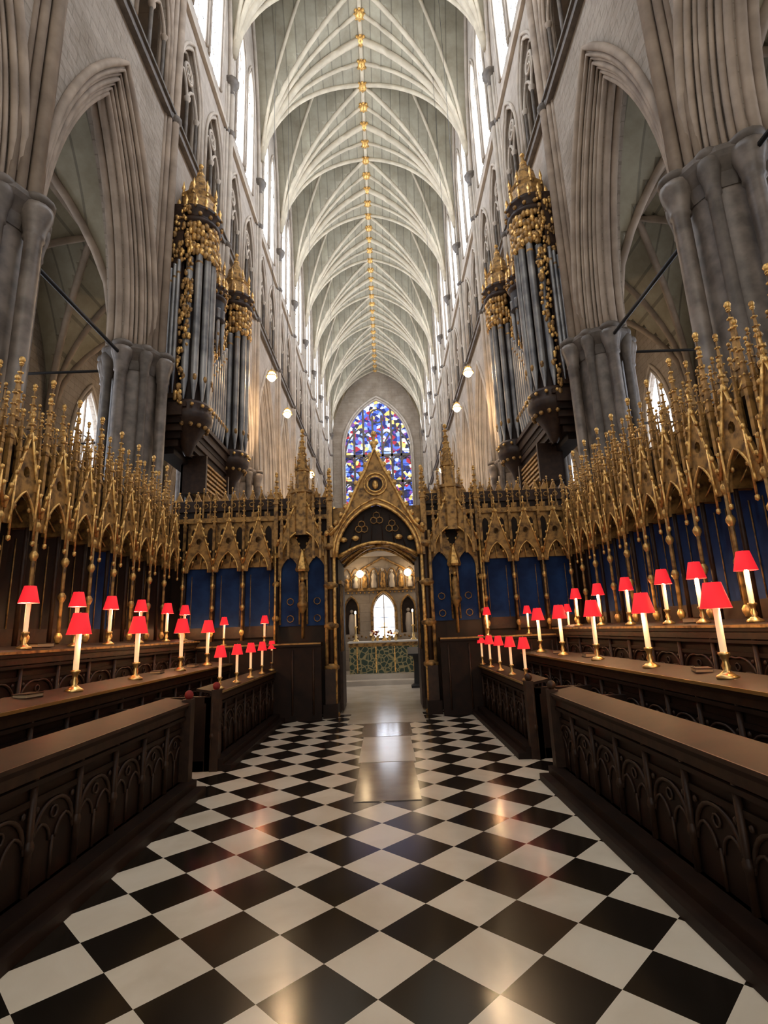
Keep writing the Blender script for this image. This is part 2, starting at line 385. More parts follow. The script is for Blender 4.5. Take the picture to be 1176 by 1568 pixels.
g.tube([(x,END+.15,z) for x,z in arch(1.5,3.0,2.05,WS-.6,8)],.1,purl,5,ref=(0,1,0))
g.tube([(.8*math.cos(q*pi/8),END+.15,24.9+.8*math.sin(q*pi/8)) for q in range(16)],.09,purl,5,ref=(0,1,0),closed=True)
for z in [W0+.75*i for i in range(1,14)]: g.box(-WA,WA,END+.27,END+.29,z-.03,z+.03,black)
g.obj('window_%d'%nwin); nwin+=1
# ---- floor
fl=MB(); fl.add([(-11,-8,0),(11,-8,0),(11,END+1,0),(-11,END+1,0)],[(0,1,2,3)],floorm); fl.obj('floor')
fn=MB(); fn.box(-5,5,11.0,END,0.0,.006,steps); fn.obj('floor_nave')
gs=MB(); GX=.15
gs.box(GX-.33,GX+.33,5.5,7.0,0,.006,slabm); gs.box(GX-.36,GX+.36,7.03,8.6,0,.006,steps); gs.box(GX-.40,GX+.40,8.63,9.8,0,.006,slabm); gs.box(GX-.7,GX+.7,9.83,11.0,0,.006,steps)
gs.obj('grave_slabs')
# ------------------------------------------------------------ canopy module
def spire(mb,x,y,z0,z1,z2,r,M=None,ball=.03,mat=goldd,nc=4):
    mb.lathe([(r,z0),(r,z1),(r*1.35,z1+.01),(r*1.35,z1+.05),(r,z1+.06),(.004,z2)],(x,y,0),mat,4,smooth=False,M=M,rot=pi/4)
    for q in range(4):
        aq=q*pi/2
        for i in range(nc):
            t=(i+.6)/nc; rr=r*(1-t)*.95+.010
            mb.blob((x+rr*math.cos(aq+pi/4),y+rr*math.sin(aq+pi/4),z1+.06+(z2-z1-.06)*t),r*.42,gold,(1,1,1),5,3,M)
    mb.blob((x,y,z2),ball,gold,(1,1,1.2),6,4,M); mb.blob((x,y,z2-ball*2),ball*.7,gold,(1,1,.5),6,3,M)
def module(mb,M,panel,tall):
    W=.31; D=-.27 if not tall else -.36
    mb.box(-W,W,-.02,.0,1.75,3.0,panel,M)
    for u in(-.2,.2): mb.tube([(u,-.03,1.75),(u,-.03,2.85)],.008,goldd,5,M=M)
    mb.box(-W,W,-.05,.0,1.55,1.78,wood2,M)
    mb.plate([[(-W,3.0),(W,3.0),(W,4.1),(.2,4.1),(.2,4.2),(.08,4.2),(.08,4.1),(-.08,4.1),(-.08,4.2),(-.2,4.2),(-.2,4.1),(-W,4.1)],lancet(-.17,.07,3.2,3.75,.14,4),lancet(.17,.07,3.2,3.75,.14,4)],-.06,-.03,wood2 if tall else goldd,'XZ',M)
    mb.box(-W,W,-.03,0.02,3.0,4.08,brown,M)
    mb.tube([(-W,D+.02,1.5),(-W,D+.02,3.35)],.024,goldd,6,M=M)
    mb.tube([(-W,D+.13,1.5),(-W,D+.13,3.35)],.03,wood2,6,M=M)
    for z in(1.65,2.15,2.6,2.95): mb.lathe([(.026,-.05),(.048,0),(.048,.03),(.026,.07)],(-W,D+.02,z),gold,6,M=M)
    ar_=arch(.21,.42,0,2.9,7)
    mb.plate([[(-.28,2.9)]+ar_+[(.28,2.9),(.28,3.12),(0,4.02),(-.28,3.12)],[(.055*math.cos(q*pi/4),3.55+.07*math.sin(q*pi/4)) for q in range(8)]],D,D+.04,goldd,'XZ',M)
    mb.tube([(x,D-.01,z) for x,z in ar_],.016,gold,6,ref=(0,1,0),M=M)
    for s in(-1,1):
        mb.tube([(s*.30,D-.01,3.06),(0,D-.01,4.04)],.02,gold,6,M=M)
        for i in range(6):
            t=(i+.5)/6; mb.blob((s*(.32*(1-t)+.01),D-.02,3.06+.98*t+.02),.03,gold,(1,1,1.2),5,3,M)
        mb.blob((s*.12,D+.01,3.12),.032,gold,(1,.6,1),5,3,M)
        mb.plate([[(D+.02,2.95),(-.02,2.95),(-.02,3.5),(D+.02,3.1)]],s*.27-.01,s*.27+.01,goldd,'YZ',M)
        if tall:
            mb.tube([(s*.2,D-.02,2.75),(s*.2,D-.02,3.5)],.014,gold,5,M=M)
            mb.blob((s*.2,D-.02,2.74),.028,gold,(1,1,1.4),5,3,M)
            spire(mb,s*.165,D+.0,3.35,3.75,4.25,.024,M,ball=.022,nc=3)
            mb.tube([(s*.165,D+.02,3.85),(s*.08,-.15,4.15)],.012,gold,5,M=M)
    mb.tube([(0,D,4.0),(0,D,4.25)],.015,gold,5,M=M)
    mb.blob((0,D,4.14),.045,gold,(1,1,.6),6,3,M); mb.blob((0,D,4.26),.03,gold,(1,1,1.3),6,3,M)
    for u in(-.12,0,.12): mb.tube([(u*1.6,D+.12,3.0),(u,-.05,3.35)],.012,gold,5,M=M)
    spire(mb,-W,D+.02,3.35,3.85,4.45 if not tall else 4.6,.036,M,nc=5)
    if tall:
        spire(mb,0,-.14,3.9,4.2,5.0,.042,M,ball=.038,nc=6)
        for u in(-.155,.155):
            spire(mb,u,-.10,3.6,4.0,4.6,.026,M,ball=.022,nc=4)
            spire(mb,u*1.5,-.2,3.5,3.9,4.45,.022,M,ball=.02,nc=4)
        spire(mb,-W,-.12,3.5,4.2,4.8,.034,M,ball=.03,nc=5)
    else:
        for u in(-.155,.155): spire(mb,u,-.08,4.1,4.3,4.62,.018,M,ball=.016,nc=3)
        spire(mb,0,-.08,4.1,4.35,4.75,.022,M,ball=.02,nc=3)
mt=MB(); module(mt,None,blue,True); modR=mt.mesh('canopy_tall_blue')
mt=MB(); module(mt,None,brown,True); modL=mt.mesh('canopy_tall_brown')
mt=MB(); module(mt,None,blue,False); modS=mt.mesh('canopy_screen')
def lampmesh():
    m=MB()
    m.lathe([(.001,0),(.075,0),(.075,.02),(.05,.035),(.022,.06),(.03,.09),(.02,.12),(.026,.15),(.04,.17),(.04,.185),(.018,.19)],(0,0,0),brass,12)
    m.lathe([(.024,.18),(.024,.50),(.001,.505)],(0,0,0),candle,10)
    m.lathe([(.012,.5),(.018,.53),(.012,.57),(.001,.58)],(0,0,0),bulb,8)
    m.lathe([(.105,.50),(.06,.69),(.058,.69),(.100,.502)],(0,0,0),shade,16)
    m.lathe([(.001,.688),(.06,.69)],(0,0,0),shade,16)
    m.tube([(0,0,.5),(0,0,.70)],.004,brass,4)
    return m.mesh('candle_lamp')
lme=lampmesh()
def lamp(x,y,z,light=0,sc=1.0):
    o=put(lme,'candle_lamp',None,(x,y,z),random.random()*3,(sc,sc,sc))
    if light:
        ld=bpy.data.lights.new('bulb_light','POINT'); ld.energy=light; ld.color=(1,.60,.28); ld.shadow_soft_size=.02
        lo=bpy.data.objects.new('bulb_light',ld); COL.objects.link(lo); lo.parent=o; lo.location=(-.07 if x>0 else .07,0,.5)
    return o
for s in(-1,1):
    root=empty('choir_stalls')
    def bx(mb,x0,x1,y0,y1,z0,z1,mat):
        X0,X1=sorted((s*x0,s*x1)); mb.box(X0,X1,y0,y1,z0,z1,mat)
    m=MB()
    def deskrow(xf,zt,y0,y1,depth=.42,z0=0,arc=.5,edge=brass):
        bx(m,xf,xf+.07,y0,y1,z0,zt-.04,wood)
        bx(m,xf-.04,xf+.09,y0,y1,zt-.1,zt-.03,wood2); bx(m,xf-.07,xf+.02,y0,y1,zt-.03,zt,wood)
        bx(m,xf-.055,xf,y0,y1,zt-.14,zt-.11,wood)
        bx(m,xf-.03,xf,y0,y1,z0,z0+.14,wood); bx(m,xf-.02,xf,y0,y1,zt-.26,zt-.22,wood)
        X=[s*(xf-.08),s*(xf+depth)]
        vs=[(X[0],y0,zt),(X[1],y0,zt+.05),(X[1],y1,zt+.05),(X[0],y1,zt),(X[0],y0,zt+.03),(X[1],y0,zt+.08),(X[1],y1,zt+.08),(X[0],y1,zt+.03)]
        m.add(vs,[(0,1,2,3),(4,7,6,5),(0,4,5,1),(1,5,6,2),(2,6,7,3),(3,7,4,0)],wood)
        if edge: bx(m,xf-.09,xf-.075,y0,y1,zt+.004,zt+.030,edge)
        n=max(1,int((y1-y0)/arc)); st=(y1-y0)/n
        for i in range(n+1):
            yy=y0+i*st
            m.tube([(s*(xf-.02),yy,z0+.14),(s*(xf-.02),yy,zt-.1)],.022,wood2,6)
            m.lathe([(.022,-.03),(.034,0),(.034,.02),(.022,.05)],(s*(xf-.02),yy,zt-.5),wood2,6)
            if i<n:
                c=yy+st/2
                m.tube([(s*(xf-.008),y,z) for y,z in arch(st/2-.04,.2,c,zt-.48,6)],.014,wood2,5,ref=(1,0,0))
                for q in(-.25,.25):
                    m.tube([(s*(xf-.008),y,z) for y,z in arch(st/4-.03,.12,c+q*st,zt-.52,5)],.010,wood2,5,ref=(1,0,0))
                    m.blob((s*(xf-.012),c+q*st*1.5,zt-.3),.022,wood2,(.5,1,1),5,3)
                m.tube([(s*(xf-.008),c+.035*math.cos(w*pi/4),zt-.36+.035*math.sin(w*pi/4)) for w in range(8)],.008,wood2,5,ref=(1,0,0),closed=True)
                m.tube([(s*(xf-.008),c,z0+.14),(s*(xf-.008),c,zt-.5)],.010,wood2,5)
    ft=.89 if s<0 else .85
    for (y0,y1) in((-2.0,6.0),(6.9,10.9)):
        deskrow(2.02,ft,y0,y1,depth=.20,edge=wood2 if y0<0 else brass)
        bx(m,1.76,2.02,y0,y1,0,.07,wood); bx(m,1.86,2.02,y0,y1,.07,.14,wood)
        for yy in(y0,y1-.08):
            bx(m,1.95,2.75,yy,yy+.08,0,ft-.02,wood); bx(m,1.92,2.02,yy-.02,yy+.10,0,ft+.06,wood2)
        bx(m,2.40,2.72,y0,y1,.40,.45,wood); bx(m,2.1,2.7,y0,y1,0,.12,wood)
    deskrow(2.80,1.07,-2,10.2,depth=.34)
    bx(m,2.72,2.80,-2,10.2,0,.55,wood)
    bx(m,3.0,3.5,-2,10.3,0,.42,wood); bx(m,3.2,3.5,-2,10.3,.8,.85,wood)
    deskrow(3.50,1.50,-2,10.4,depth=.35,z0=.42,arc=.62,edge=goldd)
    bx(m,3.6,4.3,-2,11,0,.75,wood); bx(m,3.98,4.3,-2,11,1.1,1.16,wood)
    bx(m,4.30,4.42,-2,11.05,0,4.15,brown)
    for i in range(20):
        yy=-1.6+i*.62; bx(m,3.9,4.3,yy-.02,yy+.02,.75,1.5,wood2); m.blob((s*3.93,yy,1.5),.06,wood2)
    for yy in(6.0,6.95): m.blob((s*1.98,yy,ft+.10),.05,redbook if s<0 else wood2,(1,1,1),8,6); m.blob((s*1.95,yy,.45),.05,brass,(.5,.5,1.4),6,4)
    m.obj('stall_seating',root)
    for i in range(20):
        y=-1.0+i*.62
        if y>10.7: break
        me_=modR if (s>0 or i%5==0) else modL
        put(me_,'stall_canopy',root,(s*4.28,y,0),-pi/2 if s>0 else pi/2)
    bk=MB()
    for (bx_,by_,bz_) in ((3.02,4.9,1.13),(3.02,7.6,1.13),(3.0,8.9,1.13),(3.65,6.0,1.555),(3.02,3.6,1.13)):
        Mx=Matrix.Translation((s*bx_,by_,bz_))@Matrix.Rotation(random.uniform(-.4,.4),4,'Z')
        h=random.uniform(.03,.05); bk.box(-.07,.07,-.1,.1,0,.008,wood2,Mx); bk.box(-.065,.065,-.095,.095,.008,h,paper,Mx); bk.box(-.07,.07,-.1,.1,h,h+.008,wood2,Mx)
    bk.obj('prayer_books')
for y in(4.4,5.65,7.05,8.4,9.6): lamp(2.93,y,1.115,6,1.12)
for y in(5.45,6.75,8.2,9.4): lamp(-2.93,y,1.115,5,1.12)
for s in(-1,1):
    for y in(7.2,8.0,8.8,9.6,10.4): lamp(s*2.02,y,.93 if s<0 else .89,0,.8)
for y in(3.7,4.9,5.7,6.4,7.4,8.4,9.4): lamp(3.58,y,1.545,9,.95)
for y in(4.6,5.6,6.5,7.3,8.2,9.2,10.0): lamp(-3.58,y,1.545,6,.95)
# ------------------------------------------------------------ choir screen with gate
root=empty('choir_screen',(.08,0,0))
c=MB(); Y=11.1
for s in(-1,1):
    X0,X1=sorted((s*.95,s*4.42)); c.box(X0,X1,Y+.0,Y+1.7,0,4.25,brown)
    c.box(min(s*.95,s*4.42),max(s*.95,s*4.42),Y-.06,Y+.08,4.25,4.48,wood2)
    for i in range(17):
        xx=s*(1.1+i*.2); c.plate([[(xx-.09,4.48),(xx+.09,4.48),(xx,4.68)]],Y-.03,Y+.02,goldd,'XZ'); c.blob((xx,Y-.01,4.69),.025,gold)
        c.tube([(xx+.05*math.cos(w*pi/4),Y-.07,4.37+.05*math.sin(w*pi/4)) for w in range(8)],.012,goldd,5,ref=(0,1,0),closed=True)
    c.box(min(s*1.0,s*4.3),max(s*1.0,s*4.3),Y-.14,Y,3.98,4.08,goldd)
    nx_=s*1.58
    for u in(-.56,.56):
        c.tube([(nx_+u,Y-.18,0),(nx_+u,Y-.18,3.4)],.045,wood2,8)
        c.tube([(nx_+u,Y-.26,.9),(nx_+u,Y-.26,3.4)],.022,gold,6)
        for z in(1.2,1.9,2.6,3.2): c.lathe([(.045,-.04),(.075,0),(.075,.03),(.045,.07)],(nx_+u,Y-.18,z),gold,8)
        spire(c,nx_+u,Y-.2,3.4,4.3,5.0,.06,None,.035,nc=5)
    for u in(-.28,.28):
        c.box(nx_+u-.22,nx_+u+.22,Y-.04,Y,1.75,3.4,blue)
        c.tube([(x,Y-.12,z) for x,z in lancet(nx_+u,.2,1.78,2.85,.38,6)],.02,gold,6,ref=(0,1,0))
        c.plate([[(nx_+u-.27,2.7),(nx_+u-.2,2.7)]+arch(.2,.38,nx_+u,2.8,6)+[(nx_+u+.2,2.7),(nx_+u+.27,2.7),(nx_+u+.27,3.25),(nx_+u,3.9),(nx_+u-.27,3.25)]],Y-.14,Y-.09,goldd,'XZ')
        for t_ in(-1,1):
            for i in range(5):
                t=(i+.5)/5; c.blob((nx_+u+t_*.28*(1-t),Y-.15,3.25+.68*t),.028,gold,(1,1,1.2),5,3)
        for zz in(1.9,2.25): c.tube([(nx_+u+.07*math.cos(w*pi/4),Y-.06,zz+.07*math.sin(w*pi/4)) for w in range(8)],.01,goldd,5,ref=(0,1,0),closed=True)
    c.tube([(nx_,Y-.2,1.5),(nx_,Y-.2,3.3)],.03,goldd,8)
    c.lathe([(.03,2.0),(.11,2.15),(.11,2.2),(.07,2.25),(.085,2.5),(.05,2.62),(.001,2.66)],(nx_,Y-.24,0),goldd,8); c.blob((nx_,Y-.24,2.70),.05,gold)
    c.lathe([(.13,2.85),(.15,2.9),(.12,3.0),(.02,3.3)],(nx_,Y-.24,0),gold,6,smooth=False)
    ar_=arch(.40,.55,nx_,3.15,8)
    c.plate([[(nx_-.48,3.15)]+ar_+[(nx_+.48,3.15),(nx_+.48,3.4),(nx_,4.5),(nx_-.48,3.4)],lancet(nx_,.06,3.85,3.95,.12,4)],Y-.38,Y-.32,goldd,'XZ')
    c.tube([(x,Y-.39,z) for x,z in ar_],.022,gold,6,ref=(0,1,0))
    for t_ in(-1,1):
        c.tube([(nx_+t_*.50,Y-.39,3.38),(nx_,Y-.39,4.55)],.025,gold,6)
        for i in range(8):
            t=(i+.5)/8; c.blob((nx_+t_*(.5*(1-t)+.01),Y-.40,3.38+1.17*t+.03),.036,gold,(1,1,1.2),5,3)
        for zz,dx in((3.5,.40),(3.7,.26)):
            spire(c,nx_+t_*dx,Y-.42,3.1,zz+.3,zz+.95,.035,None,.022)
    c.lathe([(.24,3.6),(.24,4.5),(.28,4.52),(.28,4.58),(.15,4.62),(.15,5.0),(.18,5.02),(.13,5.06),(.005,5.95)],(nx_,Y-.2,0),goldd,8,smooth=False,rot=pi/8)
    for q in range(8):
        aq=q*pi/4+pi/8
        spire(c,nx_+.25*math.cos(aq),Y-.2+.25*math.sin(aq),4.2,4.55,4.95,.025,None,.02,nc=3)
        if q%2==0:
            spire(c,nx_+.15*math.cos(aq),Y-.2+.15*math.sin(aq),4.9,5.05,5.35,.02,None,.016,nc=2)
        for i in range(6):
            t=(i+.5)/6; c.blob((nx_+(.13*(1-t)+.01)*math.cos(aq),Y-.2+(.13*(1-t)+.01)*math.sin(aq),5.06+.88*t),.022,gold,(1,1,1),5,3)
    c.blob((nx_,Y-.2,5.97),.045,gold,(1,1,1.2),8,5); c.blob((nx_,Y-.2,5.86),.06,gold,(1,1,.4),8,4)
    for (dx,dy,r,mt_) in((.98,-.35,.07,wood2),(.90,-.42,.035,gold),(1.07,-.42,.035,goldd),(.98,-.12,.09,wood2)):
        c.tube([(s*dx,Y+dy,0.0),(s*dx,Y+dy,3.6)],r,mt_,8)
    for z in(.02,.9,1.7,2.5,3.3): c.lathe([(.09,-.05),(.15,0),(.15,.05),(.09,.1)],(s*.98,Y-.36,z),goldd,8)
    c.box(min(s*.86,s*1.14),max(s*.86,s*1.14),Y-.55,Y,0,.25,wood); c.box(min(s*.9,s*1.1),max(s*.9,s*1.1),Y-.5,Y,.25,.9,wood2)
    spire(c,s*.98,Y-.36,3.6,4.3,5.0,.07,None,.04,nc=6)
    c.box(min(s*.86,s*.98),max(s*.86,s*.98),Y,Y+1.7,0,3.9,brown)
    X0,X1=sorted((s*.80,s*.86)); c.box(X0,X1,Y+.1,Y+.8,0.05,1.2,wood2)
    for i in range(7): c.tube([(s*.83,Y+.14+i*.1,1.2),(s*.83,Y+.14+i*.1,2.6)],.012,goldd,5)
    c.box(X0,X1,Y+.1,Y+.8,2.6,2.68,goldd)
c.box(-.95,.95,Y+.05,Y+1.7,3.58,4.25,goldd)
for yy in(Y+.1,Y+.85,Y+1.6):
    c.tube([(-.85+1.7*i/12,yy,3.14+.40*math.sin(pi*i/12)) for i in range(13)],.035,gold,6)
for s in(-1,1):
    c.tube([(s*(-.85+1.7*i/12),Y+.1+1.5*i/12,3.14+.40*math.sin(pi*i/12)) for i in range(13)],.03,gold,6)
for i in range(12):
    x0,x1=-.86+1.72*i/12,-.86+1.72*(i+1)/12; z0,z1=3.18+.40*math.sin(pi*i/12),3.18+.40*math.sin(pi*(i+1)/12)
    c.add([(x0,Y+.05,z0),(x1,Y+.05,z1),(x1,Y+1.7,z1),(x0,Y+1.7,z0)],[(0,1,2,3)],goldd,True)
c.blob((0,Y+.85,3.52),.1,gold,(1,1,.6),8,4)
ar_=arch(.84,1.1,0,3.1,12)
og=[(-.98,3.1),(-.98,3.55),(-.80,3.75),(-.60,4.1),(-.38,4.6),(-.18,5.0),(0,5.42),(.18,5.0),(.38,4.6),(.60,4.1),(.80,3.75),(.98,3.55),(.98,3.1)]
c.plate([og+list(reversed(ar_)),[(.17*math.cos(q*pi/8),4.62+.17*math.sin(q*pi/8)) for q in range(16)]],Y-.45,Y-.38,goldd,'XZ')
for rr,mt_ in((.17,gold),(.24,gold)): c.tube([(rr*math.cos(q*pi/8),Y-.46,4.62+rr*math.sin(q*pi/8)) for q in range(16)],.022,mt_,6,ref=(0,1,0),closed=True)
c.lathe([(.001,0),(.16,0)],(0,0,0),wood2,12,M=Matrix.Translation((0,Y-.40,4.62))@Matrix.Rotation(pi/2,4,'X'))
c.blob((0,Y-.42,4.62),.07,gold,(1,.5,1.5),8,5)
c.tube([(x,Y-.46,z) for x,z in ar_],.035,gold,8,ref=(0,1,0)); c.tube([(x*1.08,Y-.46,3.1+(z-3.1)*1.1) for x,z in ar_],.022,gold,8,ref=(0,1,0))
c.tube([(x,Y-.47,z) for x,z in og[1:-1]],.035,gold,8,ref=(0,1,0))
for i in range(1,12):
    x0,z0=og[i]
    if i<11:
        x1,z1=og[i+1]
        for t in(.0,.5):
            xx=x0+(x1-x0)*t; zz=z0+(z1-z0)*t; c.blob((xx*1.06,Y-.47,zz+.05),.055,gold,(1,.8,1.2),6,4)
c.tube([(0,Y-.42,5.4),(0,Y-.42,5.75)],.03,gold,6); c.blob((0,Y-.42,5.55),.09,gold,(1.2,.6,.6),8,4); c.blob((0,Y-.42,5.76),.06,gold,(1,1,1.2),8,4)
seg=[(-.84+1.68*i/12,3.12+.28*math.sin(pi*i/12)) for i in range(13)]
tyo=[(x*.99,z) for x,z in ar_]
c.plate([tyo[1:-1]+list(reversed([(x*.95,z+.03) for x,z in seg]))],Y-.3,Y-.26,brown,'XZ')
c.tube([(x,Y-.34,z) for x,z in seg],.035,gold,6,ref=(0,1,0))
for x in(-.6,-.36,-.12,.12,.36,.6):
    zt=3.12+.28*math.cos(x/.84*pi/2)
    c.tube([(x,Y-.33,zt),(x*.75,Y-.33,3.12+ah(.84,1.1,x)*.93)],.010,wood2,5)
for x,z in((-.32,3.72),(.32,3.72),(0,3.9)):
    for q in range(3):
        a3=q*2*pi/3+pi/2; c.tube([(x+.07*math.cos(a3)+.07*math.cos(w*pi/4),Y-.33,z+.07*math.sin(a3)+.07*math.sin(w*pi/4)) for w in range(8)],.013,goldd,5,ref=(0,1,0),closed=True)
for x in(-.7,-.45,.45,.7): c.blob((x,Y-.4,3.2+.1*(.8-abs(x))+.25),.07,gold,(1.2,.5,.8),6,4)
for s in(-1,1):
    X0,X1=sorted((s*1.15,s*4.1)); c.box(X0,X1,Y-.7,Y-.62,0,1.35,wood); c.box(X0,X1,Y-.75,Y-.4,1.35,1.42,wood); c.box(X0,X1,Y-.76,Y-.74,1.39,1.42,goldd)
    for i in range(8): c.tube([(s*(1.3+i*.4),Y-.71,.1),(s*(1.3+i*.4),Y-.71,1.3)],.02,wood2,6)
c.obj('screen_carving',root)
for s in(-1,1):
    for x in(2.5,3.12,3.74): put(modS,'screen_canopy',root,(s*x,Y-.02,0))
for s in(-1,1):
    for x in(2.2,3.0,3.8): lamp(s*x,Y-.55,1.42,6,.8)
# ------------------------------------------------------------ organ cases
def crown(mb,x,y,z,r):
    mb.lathe([(r*.9,z),(r*1.15,z+.08),(r*1.2,z+.16),(r*1.1,z+.2),(r*1.0,z+.3),(r*1.22,z+.42),(r*1.25,z+.5),(r*.8,z+.52)],(x,y,0),wood2,16)
    for k in range(14):
        q=2*pi*k/14
        mb.lathe([(.05,0),(.035,.12),(.055,.2),(.002,.36)],(x+r*1.15*math.cos(q),y+r*1.15*math.sin(q),z+.48),gold,5)
        mb.blob((x+r*1.2*math.cos(q+.2),y+r*1.2*math.sin(q+.2),z+.25),.06,goldd)
        mb.blob((x+r*1.25*math.cos(q),y+r*1.25*math.sin(q),z+.45),.04,goldd)
    mb.lathe([(r*.85,z+.5),(r*.9,z+1.0),(r*1.0,z+1.1),(r*.7,z+1.15),(r*.55,z+1.6),(r*.25,z+1.85),(.02,z+2.3)],(x,y,0),goldd,8,smooth=False)
    for k in range(8):
        q=2*pi*k/8
        mb.lathe([(.04,0),(.03,.2),(.05,.25),(.002,.5)],(x+r*.9*math.cos(q),y+r*.9*math.sin(q),z+1.0),gold,5)
        for t in(.25,.55,.8): mb.blob((x+r*.6*(1-t)*math.cos(q),y+r*.6*(1-t)*math.sin(q),z+1.2+1.0*t),.045,gold)
    mb.blob((x,y,z+2.3),.07,gold)
def opipe(mb,x,y,z0,z1,r,fx,fy):
    mb.lathe([(r*.25,z0),(r,z0+.55),(r,z1),(r*1.08,z1+.01),(r*1.08,z1+.05),(r*.9,z1+.05)],(x,y,0),pipe,10)
    mb.blob((x+fx*r*.8,y+fy*r*.8,z0+.6),r*.6,goldd,(1,1,1.8),6,4)
    mb.lathe([(r*1.04,0),(r*1.1,.03),(r*1.04,.06)],(x,y,z1-.35),goldd,10)
def foliage(mb,x,y,z0,z1,w,n,dx,dy):
    for i in range(n):
        t=random.random(); u=random.uniform(-w,w)
        mb.blob((x+dx*u,y+dy*u,z0+(z1-z0)*t),random.uniform(.03,.065),goldd if random.random()<.65 else gold,(1,1,random.uniform(1,2)),5,3)
o=MB()
o.box(-5.3,-4.62,-2.3,2.3,6.9,12.6,wood); o.box(-5.35,-4.45,-2.4,2.4,6.75,6.98,wood2); o.box(-5.3,-4.38,-2.35,2.35,6.98,7.1,wood2)
o.box(-5.2,-4.6,-2.35,2.35,12.5,12.7,wood2)
for i in range(5):
    t=i/5; o.box(-5.2,-4.5-.45*t*t,-2.3+.5*t,2.3-.5*t,6.6-.16*i,6.78-.16*i,wood2 if i%2 else wood)
for yy in(-1.78,1.78):
    o.lathe([(.05,5.9),(.12,6.0),(.2,6.25),(.38,6.55),(.55,6.75),(.58,6.9),(.5,7.0),(.55,7.12),(.52,7.2),(.1,7.2)],(-4.5,yy,0),wood2,16)
    for k in range(8):
        q=-pi/2+pi*k/7; o.blob((-4.5+.45*math.cos(q),yy+.45*math.sin(q),6.6),.06,goldd); o.blob((-4.5+.57*math.cos(q),yy+.57*math.sin(q),7.06),.05,gold)
    o.lathe([(.36,7.2),(.36,12.4)],(-4.5,yy,0),wood,12)
    for k in range(7):
        q=-pi/2+pi*k/6
        opipe(o,-4.5+.44*math.cos(q),yy+.44*math.sin(q),7.2,11.1+.5*math.cos(q),.09,math.cos(q),math.sin(q))
    for k in range(17):
        q=-pi/2+pi*k/16
        for j in range(5):
            o.blob((-4.5+.5*math.cos(q),yy+.5*math.sin(q),11.3+j*.2+random.uniform(-.06,.06)),.075,goldd if (j+k)%3 else gold,(1,1,1.6),6,4)
    crown(o,-4.5,yy,12.15,.5)
for i in range(11):
    y=-1.05+i*.21; h=9.3+1.1*abs(i-5)/5
    opipe(o,-4.56,y,7.2,h,.085,1,0)
    for j in range(4): o.blob((-4.55,y,h+.2+j*.2),.09-.015*j,gold if (i+j)%3==0 else goldd,(.6,1,1.3),6,4)
foliage(o,-4.56,0,10.6,12.2,1.2,120,0,1)
o.lathe([(.3,10.6),(.36,10.7),(.3,10.8),(.3,11.6)],(-4.6,0,0),wood,12); crown(o,-4.6,0,11.3,.3)
for k in range(5):
    q=-pi/2+pi*k/4; opipe(o,-4.6+.27*math.cos(q),.27*math.sin(q),9.6,11.0,.06,math.cos(q),math.sin(q))
for sy in(-1,1):
    yy=sy*2.32
    o.box(-5.25,-4.65,min(yy,yy+sy*.05),max(yy,yy+sy*.05),7.2,12.5,wood2)
    for i in range(6):
        xx=-5.2+i*.1; opipe(o,xx,yy+sy*.08,7.3,10.3+.12*i,.045,0,sy)
    foliage(o,-4.95,yy+sy*.07,10.8,12.5,.3,70,1,0)
    for xx in(-5.32,-4.58): foliage(o,xx,yy+sy*.06,7.0,12.6,.06,80,1,0)
    foliage(o,-4.45,yy+sy*.04,8.5,11.5,.08,50,1,0)
for i in range(6):
    o.box(-4.9,-4.35,-.9,.9,6.0-.13*i,6.06-.13*i,goldd)
o.box(-4.95,-4.9,-1.0,1.0,5.2,6.2,wood); o.box(-4.95,-4.3,-1.0,-.9,5.2,6.2,wood2); o.box(-4.95,-4.3,.9,1.0,5.2,6.2,wood2)
orgme=o.mesh('organ_case')
put(orgme,'organ_case',None,(0,13.9,0),0); put(orgme,'organ_case',None,(0,13.9,0),pi)
# ------------------------------------------------------------ altar, reredos
AO=.14
at=MB(); AY=17.3
at.box(-2.2+AO,2.2+AO,AY-1.0,AY+1.3,0.006,.14,steps); at.box(-1.9+AO,1.9+AO,AY-.5,AY+1.3,.14,.28,steps)
at.obj('altar_steps')
at=MB()
at.box(-1.15+AO,1.15+AO,AY,AY+.8,.28,1.22,frontal); at.box(-1.2+AO,1.2+AO,AY-.04,AY+.84,1.22,1.27,clothw); at.box(-1.17+AO,1.17+AO,AY-.02,AY,1.10,1.22,goldd)
for x in(-.9,-.3,.3,.9): at.box(AO+x-.02,AO+x+.02,AY-.01,AY,.3,1.1,gold)
at.obj('altar')
for x in(-.95+AO,.95+AO):
    k=MB(); k.lathe([(.1,0),(.1,.03),(.03,.08),(.05,.15),(.025,.2),(.025,.42),(.06,.46),(.06,.48),(.02,.48),(.02,.85),(.001,.86)],(x,AY+.4,1.27),brass,10)
    k.lathe([(.022,.49),(.022,.9),(.001,.9)],(x,AY+.4,1.27),candle,8); k.blob((x,AY+.4,2.21),.03,bulb,(1,1,1.8)); k.obj('altar_candlestick')
k=MB(); k.lathe([(.1,0),(.1,.04),(.03,.1),(.03,.2)],(AO,AY+.5,1.27),brass,8); k.box(AO-.02,AO+.02,AY+.48,AY+.52,1.45,1.85,brass); k.box(AO-.11,AO+.11,AY+.48,AY+.52,1.68,1.72,brass); k.obj('altar_cross')
for x in(-.25,-.1,.3,.5):
    k=MB(); k.lathe([(.03,0),(.06,.08),(.035,.15),(.04,.17)],(x,AY+.3,1.27),brass,8)
    for q in range(8): k.blob((x+random.uniform(-.07,.07),AY+.3+random.uniform(-.05,.05),1.27+.2+random.uniform(0,.12)),.04,random.choice([clothw,candle,redbook]))
    k.obj('flower_vase')
r=MB(); RY=18.7
